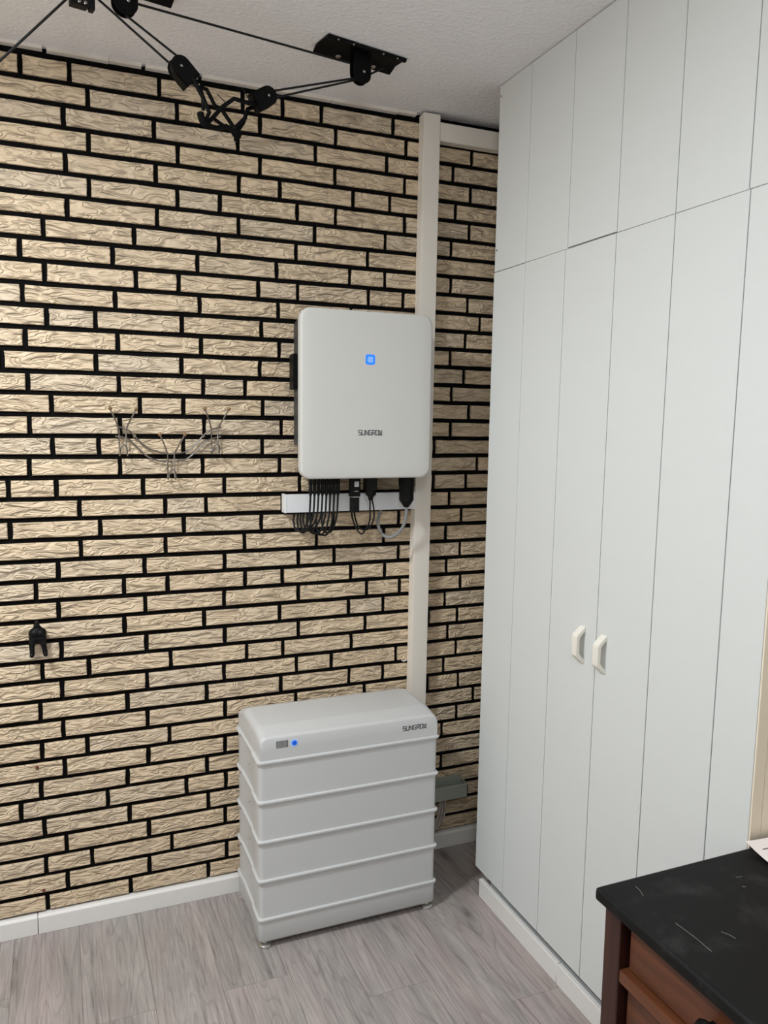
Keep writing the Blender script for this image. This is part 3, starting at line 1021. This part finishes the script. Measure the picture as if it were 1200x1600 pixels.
# red wall plugs left in two bricks, crumb of filler
for k, (px, pz, lab) in enumerate(((-0.497, 0.559, 'red wall plug in brick, upper of two, left of the battery'), (-0.493, 0.1405, 'red wall plug in brick, lower of two, just above skirting'))):
    pl = thing('wall_plug', (px, 0, pz), lab, 'wall plug')
    obj('sleeve', MB().lathe((px, 0.004, pz), (0, -1, 0), [(0.0050, 0), (0.0058, 0.0045), (0.0050, 0.0060), (0.0028, 0.0062), (0.0024, 0.0035)], 12), M['red'], pl, smooth=True)
    obj('bore', MB().lathe((px, 0.0, pz), (0, -1, 0), [(0.0025, 0), (0.0025, 0.0050)], 8), M['ward_dark'], pl)
cr = MB()
r9 = random.Random(9)
for k in range(9):
    cr.ball((0.768 + 0.0038 * k + r9.uniform(-.002, .002), -0.002, 0.7815 + r9.uniform(-.003, .003)), r9.uniform(0.0022, 0.0045), 7)
tag(obj('filler_crumb', cr, M['caulk'], loc=(0.7815, 0, 0.7811)), 'small white crumb of filler on a brick beside the vertical duct', 'filler crumb')

# ------------------------------------------------------------------ hoist under the ceiling
U = Vector((0.981, 0.195, 0)).normalized()
Nn = Vector((-U.y, U.x, 0))
Zv = Vector((0, 0, 1))


def bracket(c, label, lock):
    c = Vector(c)
    t = thing('hoist_bracket', c, label, 'bracket', 'hoist brackets on the ceiling')
    prof = [(-0.046, -0.001), (-0.047, -0.006), (-0.042, -0.011), (-0.034, -0.010), (-0.026, -0.004), (0.016, -0.004), (0.026, -0.010), (0.046, -0.018), (0.048, -0.015), (0.034, -0.005), (0.024, -0.001)]
    obj('plate', MB().frame_prism(prof, c, Nn, Zv, U, -0.132, 0.132), M['blackm'], t, bevel=0.0012, seg=1)
    out = [(-0.030, -0.005)]
    for i in range(13):
        a = math.pi + math.pi * i / 12
        out.append((0.030 * math.cos(a), -0.062 + 0.028 * math.sin(a)))
    out.append((0.030, -0.005))
    for n0, n1 in ((-0.0115, -0.0085), (0.0085, 0.0115)):
        obj('cheek', MB().frame_prism(out, c, U, Zv, Nn, n0, n1), M['blackm'], t, bevel=0.0008, seg=1)
    obj('pulley', MB().lathe(c + Zv * -0.058 - Nn * 0.007, Nn, [(0.020, 0), (0.020, 0.002), (0.016, 0.007), (0.020, 0.012), (0.020, 0.014)], 20), M['black'], t, smooth=True)
    obj('rivet', MB().lathe(c + Zv * -0.056 - Nn * 0.0110 + U * 0.006, -Nn, [(0.0045, 0), (0.0045, 0.0012), (0.0025, 0.0026)], 12), M['steel'], t, smooth=True)
    for s in (-0.056, 0.064):
        obj('bolt', MB().lathe(c + U * s + Nn * 0.034 + Zv * -0.0135, Vector((0.05, -0.15, -1)), [(0.0085, -0.004), (0.0085, 0.0018), (0.005, 0.0045)], 14), M['steel'], t, smooth=True)
    for s in (-0.10, -0.05, 0.05, 0.10):
        obj('hole_rim', MB().lathe(c + U * s - Nn * 0.0450 + Zv * -0.0085, Vector((-0.3, -0.9, -0.5)), [(0.0026, -0.002), (0.0026, 0.0018)], 8), M['steel'], t)
    if lock:
        q = c + U * -0.104 - Nn * 0.004
        obj('rope_lock', MB().frame_prism([(-0.026, -0.010), (-0.025, -0.101), (0.014, -0.101), (0.015, -0.096), (0.018, -0.096), (0.019, -0.102), (0.030, -0.102), (0.031, -0.010)], q, U, Zv, Nn, -0.012, 0.012), M['black'], t, bevel=0.002)
        for s in (-0.006, 0.008):
            obj('lock_rivet', MB().lathe(q + U * s - Nn * 0.012 + Zv * -0.092, -Nn, [(0.0042, 0), (0.0042, 0.0012), (0.002, 0.002)], 12), M['steel'], t, smooth=True)
    return t


C1 = Vector((0.449, -0.360, CEIL))
C2 = C1 - Vector((0.664, 0.132, 0))
bracket(C1, 'black hoist bracket on the ceiling, the whole one nearer the wardrobe', False)
bracket(C2, 'black hoist bracket cut off by the top edge, with rope lock', True)


def hp(u, z, n=0.0):
    """point in the hoist's plane: x position along the wall, height, offset towards the wall"""
    s = (u - C1.x) / U.x
    p = C1 + U * s + Nn * n
    return Vector((p.x, p.y, z))


def block(parent, cx, cz, ang, L_, W_):
    """pulley block: two cheeks joined by a bent back, pulley between"""
    A = U * math.cos(ang) + Zv * math.sin(ang)
    B = -U * math.sin(ang) + Zv * math.cos(ang)
    c = hp(cx, cz)
    out = [(-L_ / 2, -W_ / 2), (L_ / 2 - W_ / 2, -W_ / 2)]
    for i in range(9):
        a = -math.pi / 2 + math.pi * i / 8
        out.append((L_ / 2 - W_ / 2 + W_ / 2 * math.cos(a), W_ / 2 * math.sin(a)))
    out.append((-L_ / 2, W_ / 2))
    b = obj('pulley_block', MB().frame_prism(out, c, A, B, Nn, -0.016, -0.012).frame_prism(out, c, A, B, Nn, 0.012, 0.016).frame_prism(rrect(-L_ / 2, -L_ / 2 + 0.004, -W_ / 2, W_ / 2, 0.001, 1), c, A, B, Nn, -0.016, 0.016)
            .frame_prism([(-L_ / 2, W_ / 2 - 0.004), (L_ / 2 - W_ / 2, W_ / 2 - 0.004), (L_ / 2 - W_ / 2, W_ / 2), (-L_ / 2, W_ / 2)], c, A, B, Nn, -0.016, 0.016), M['blackm'], parent)
    pc = c + A * (L_ / 2 - W_ / 2)
    obj('pulley', MB().lathe(pc - Nn * 0.010, Nn, [(W_ * 0.44, 0), (W_ * 0.44, 0.003), (W_ * 0.34, 0.010), (W_ * 0.44, 0.017), (W_ * 0.44, 0.020)], 18), M['black'], b, smooth=True)
    obj('rivet', MB().lathe(pc - Nn * 0.016, -Nn, [(0.0036, 0), (0.0036, 0.0012), (0.002, 0.0024)], 10), M['steel'], b, smooth=True)


def bar(pts, n, r=0.0062):
    return MB().tube([hp(a, z, n) for a, z in pts], r, 6, smooth_path=False, flat=0.6)


h1 = thing('hoist_hook', hp(-0.03, 2.43), 'black hoist hook hanging from the left pair of ropes', 'hoist hook', 'hoist hooks under the ceiling')
block(h1, -0.076, 2.559, math.radians(138), 0.070, 0.052)
obj('arm', bar([(-.055, 2.545), (-.028, 2.503), (-.011, 2.468), (-.024, 2.440)], -0.014), M['blackm'], h1)
obj('arm', bar([(-.050, 2.540), (-.007, 2.534), (.014, 2.499), (.032, 2.494), (.066, 2.455)], 0.012, 0.0058), M['blackm'], h1)
obj('strut', bar([(-.030, 2.536), (-.022, 2.507), (-.022, 2.475)], 0.0, 0.0052), M['blackm'], h1)
obj('pin', bar([(-.062, 2.535), (-.030, 2.535)], 0.0, 0.0042), M['steel'], h1)
obj('pad', MB().tube([hp(-.034, 2.462, -0.012), hp(-.032, 2.448, -0.016), hp(-.026, 2.436, -0.018), hp(-.012, 2.434, -0.016)], 0.0095, 8), M['rubber'], h1, smooth=True)
h2 = thing('hoist_hook', hp(0.07, 2.43), 'black hoist hook hanging from the right pair of ropes', 'hoist hook', 'hoist hooks under the ceiling')
block(h2, 0.147, 2.543, math.radians(33), 0.070, 0.050)
obj('arm', bar([(.124, 2.522), (.104, 2.519), (.060, 2.521), (.029, 2.494), (-.014, 2.442)], -0.006), M['blackm'], h2)
obj('arm', bar([(.124, 2.520), (.107, 2.511), (.094, 2.474), (.074, 2.442), (.072, 2.421)], 0.014), M['blackm'], h2)
obj('crossbar', bar([(-.018, 2.438), (.012, 2.437), (.038, 2.447), (.072, 2.438)], -0.004, 0.0072), M['blackm'], h2)
obj('strut', bar([(.001, 2.466), (.034, 2.450)], 0.004, 0.005), M['blackm'], h2)
obj('strut', bar([(.066, 2.452), (.098, 2.486)], 0.004, 0.0055), M['blackm'], h2)
obj('pin', bar([(.100, 2.524), (.128, 2.528)], -0.002, 0.0042), M['steel'], h2)
obj('pad', MB().tube([hp(.064, 2.440, 0.004), hp(.074, 2.434, 0.008), hp(.080, 2.446, 0.012)], 0.0100, 8), M['rubber'], h2, smooth=True)
for k, (a, b) in enumerate((((.012, 2.520), (.044, 2.498)), ((.082, 2.552), (.101, 2.528)))):
    obj('safety_wire', MB().tube([hp(a[0], a[1], -0.010), hp(b[0], b[1], -0.010)], 0.0012, 6), M['rope'], h2)

RR = 0.0030


def rope(pts, label):
    o = obj('hoist_rope', MB().tube([Vector(p) for p in pts], RR, 7, smooth_path=False), M['rope'], loc=pts[0], smooth=True)
    return tag(o, label, 'rope')


rope([hp(-.338, 2.722, 0.0), hp(-.274, 2.671), hp(-.108, 2.570)], 'black rope from left bracket down to left hook, lower of two')
rope([hp(-.214, 2.655), hp(-.080, 2.588)], 'black rope from left bracket down to left hook, upper of two')
rope([hp(-.200, 2.688), hp(.412, 2.701)], 'long black rope stretched between the two ceiling brackets')
rope([hp(.158, 2.563), hp(.430, 2.664)], 'black rope from right hook to right bracket, upper of two')
rope([hp(.165, 2.550), hp(.200, 2.5615), hp(.442, 2.6635), hp(.529, 2.7165)], 'black rope from right hook past the pulley to right bracket end')
rope([hp(-.345, 2.655), hp(-.494, 2.478), hp(-1.85, 0.868)], 'black pull cord running down left from the cut-off bracket')

# ------------------------------------------------------------------ chest of drawers
DX0, DX1, DY0, DY1, DZ = 0.531, 1.150, -1.4985, -2.480, 0.785
ch = thing('chest_of_drawers', ((DX0 + DX1) / 2, (DY0 + DY1) / 2, 0), 'dark brown wooden chest of drawers with scuffed black top', 'chest of drawers')
tp = obj('top', MB().box(DX0, DX1, DY1, DY0, DZ - 0.027, DZ), M['topblack'], ch, bevel=0.009, seg=3)
scr = [((.597, -1.6466), (.5993, -1.7322)), ((.6557, -1.697), (.665, -1.7216)), ((.606, -1.528), (.5986, -1.559)), ((.814, -1.576), (.828, -1.579)), ((.80, -1.605), (.806, -1.609))]
for (a, b), (c, d) in scr:
    md = ((a + c) / 2 + 0.002, (b + d) / 2)
    obj('scratch', MB().tube([(a, b, DZ + 0.0001), (md[0], md[1], DZ + 0.0001), (c, d, DZ + 0.0001)], 0.0005, 4), M['scratch'], tp)
bx0, bx1, by0, by1 = 0.552, 1.140, -1.508, -2.470
for yy in (by0, by1 + 0.046):
    for xx in (bx0, bx1 - 0.045):
        obj('post', MB().box(xx, xx + 0.045, yy - 0.046, yy, 0.0, DZ - 0.0265), M['mahogany'], ch, bevel=0.002, seg=1)
obj('side_panel', MB().box(bx0 + 0.03, bx1 - 0.03, by0 - 0.028, by0 - 0.012, 0.08, DZ - 0.028), M['mahogany'], ch)
obj('side_panel', MB().box(bx0 + 0.03, bx1 - 0.03, by1 + 0.012, by1 + 0.028, 0.08, DZ - 0.028), M['mahogany'], ch)
obj('back_panel', MB().box(bx1 - 0.020, bx1 - 0.010, by1 + 0.03, by0 - 0.03, 0.08, DZ - 0.028), M['mahogany'], ch)
yi0, yi1 = by0 - 0.0465, by1 + 0.0465
rails = [0.630, 0.430, 0.225, 0.080]
for z in rails:
    obj('rail', MB().box(bx0 + 0.002, bx0 + 0.036, yi1, yi0, z - 0.013, z + 0.013), M['drawer'], ch, bevel=0.003, seg=2)
tops = [DZ - 0.040, 0.614, 0.414, 0.209]
for tz, z in zip(tops, rails):
    dr = obj('drawer', MB().box(bx0 + 0.016, bx0 + 0.034, yi1 + 0.004, yi0 - 0.010, z + 0.016, tz), M['drawer'], ch, bevel=0.002, seg=1)
    zc = (tz + z) / 2 + 0.002
    for yy in (-1.778, -2.200):
        obj('knob', MB().lathe((bx0 + 0.017, yy, zc), (-1, 0, 0), [(0.009, 0), (0.008, 0.010), (0.015, 0.016), (0.018, 0.023), (0.015, 0.030), (0.006, 0.033)], 16), M['black'], dr, smooth=True)

# sheet of paper lying at the back of the chest, far corner curled up
pm = MB()
nx, ny = 10, 12
A0, A1, A2 = Vector((0.912, -1.512, 0)), Vector((0.21, 0.004, 0)), Vector((0.010, -0.27, 0))
vs = []
for j_ in range(ny + 1):
    for i_ in range(nx + 1):
        p = A0 + A1 * (i_ / nx) + A2 * (j_ / ny)
        s = max(0, 1 - j_ / ny * 3.2)
        l = max(0, 1 - i_ / nx * 2.5)
        z = DZ + 0.0012 + 0.016 * s * s + 0.006 * l * l * s
        vs.append((p.x - 0.004 * s * l, p.y + 0.003 * s, z))
fs = [(j_ * (nx + 1) + i_, j_ * (nx + 1) + i_ + 1, (j_ + 1) * (nx + 1) + i_ + 1, (j_ + 1) * (nx + 1) + i_) for j_ in range(ny) for i_ in range(nx)]
n0 = len(vs)
vs2 = vs + [(a, b, c - 0.0005) for a, b, c in vs]
fs2 = fs + [tuple(reversed([k + n0 for k in q])) for q in fs]
edge = [i_ for i_ in range(nx + 1)] + [(j_ + 1) * (nx + 1) - 1 for j_ in range(1, ny + 1)] + [ny * (nx + 1) + i_ for i_ in range(nx - 1, -1, -1)] + [j_ * (nx + 1) for j_ in range(ny - 1, 0, -1)]
for a, b in zip(edge, edge[1:] + edge[:1]):
    fs2.append((a, a + n0, b + n0, b))
pm.add(vs2, fs2)
ps = obj('paper_sheet', pm, M['paper'], loc=(1.03, -1.65, DZ), smooth=True)
tag(ps, 'white printed paper sheet on the chest of drawers with curled corner', 'paper')
for j_ in range(1, 11):
    a, b = vs[j_ * (nx + 1) + 1], vs[j_ * (nx + 1) + (9 if j_ % 3 else 6)]
    mid = vs[j_ * (nx + 1) + 4]
    pr = MB()
    for p, q in ((a, mid), (mid, b)):
        pr.add([(p[0], p[1], p[2] + .0004), (q[0], q[1], q[2] + .0004), (q[0], q[1] - .0022, q[2] + .0004), (p[0], p[1] - .0022, p[2] + .0004)], [(0, 1, 2, 3)])
    obj('printed_line', pr, M['ink'], ps)
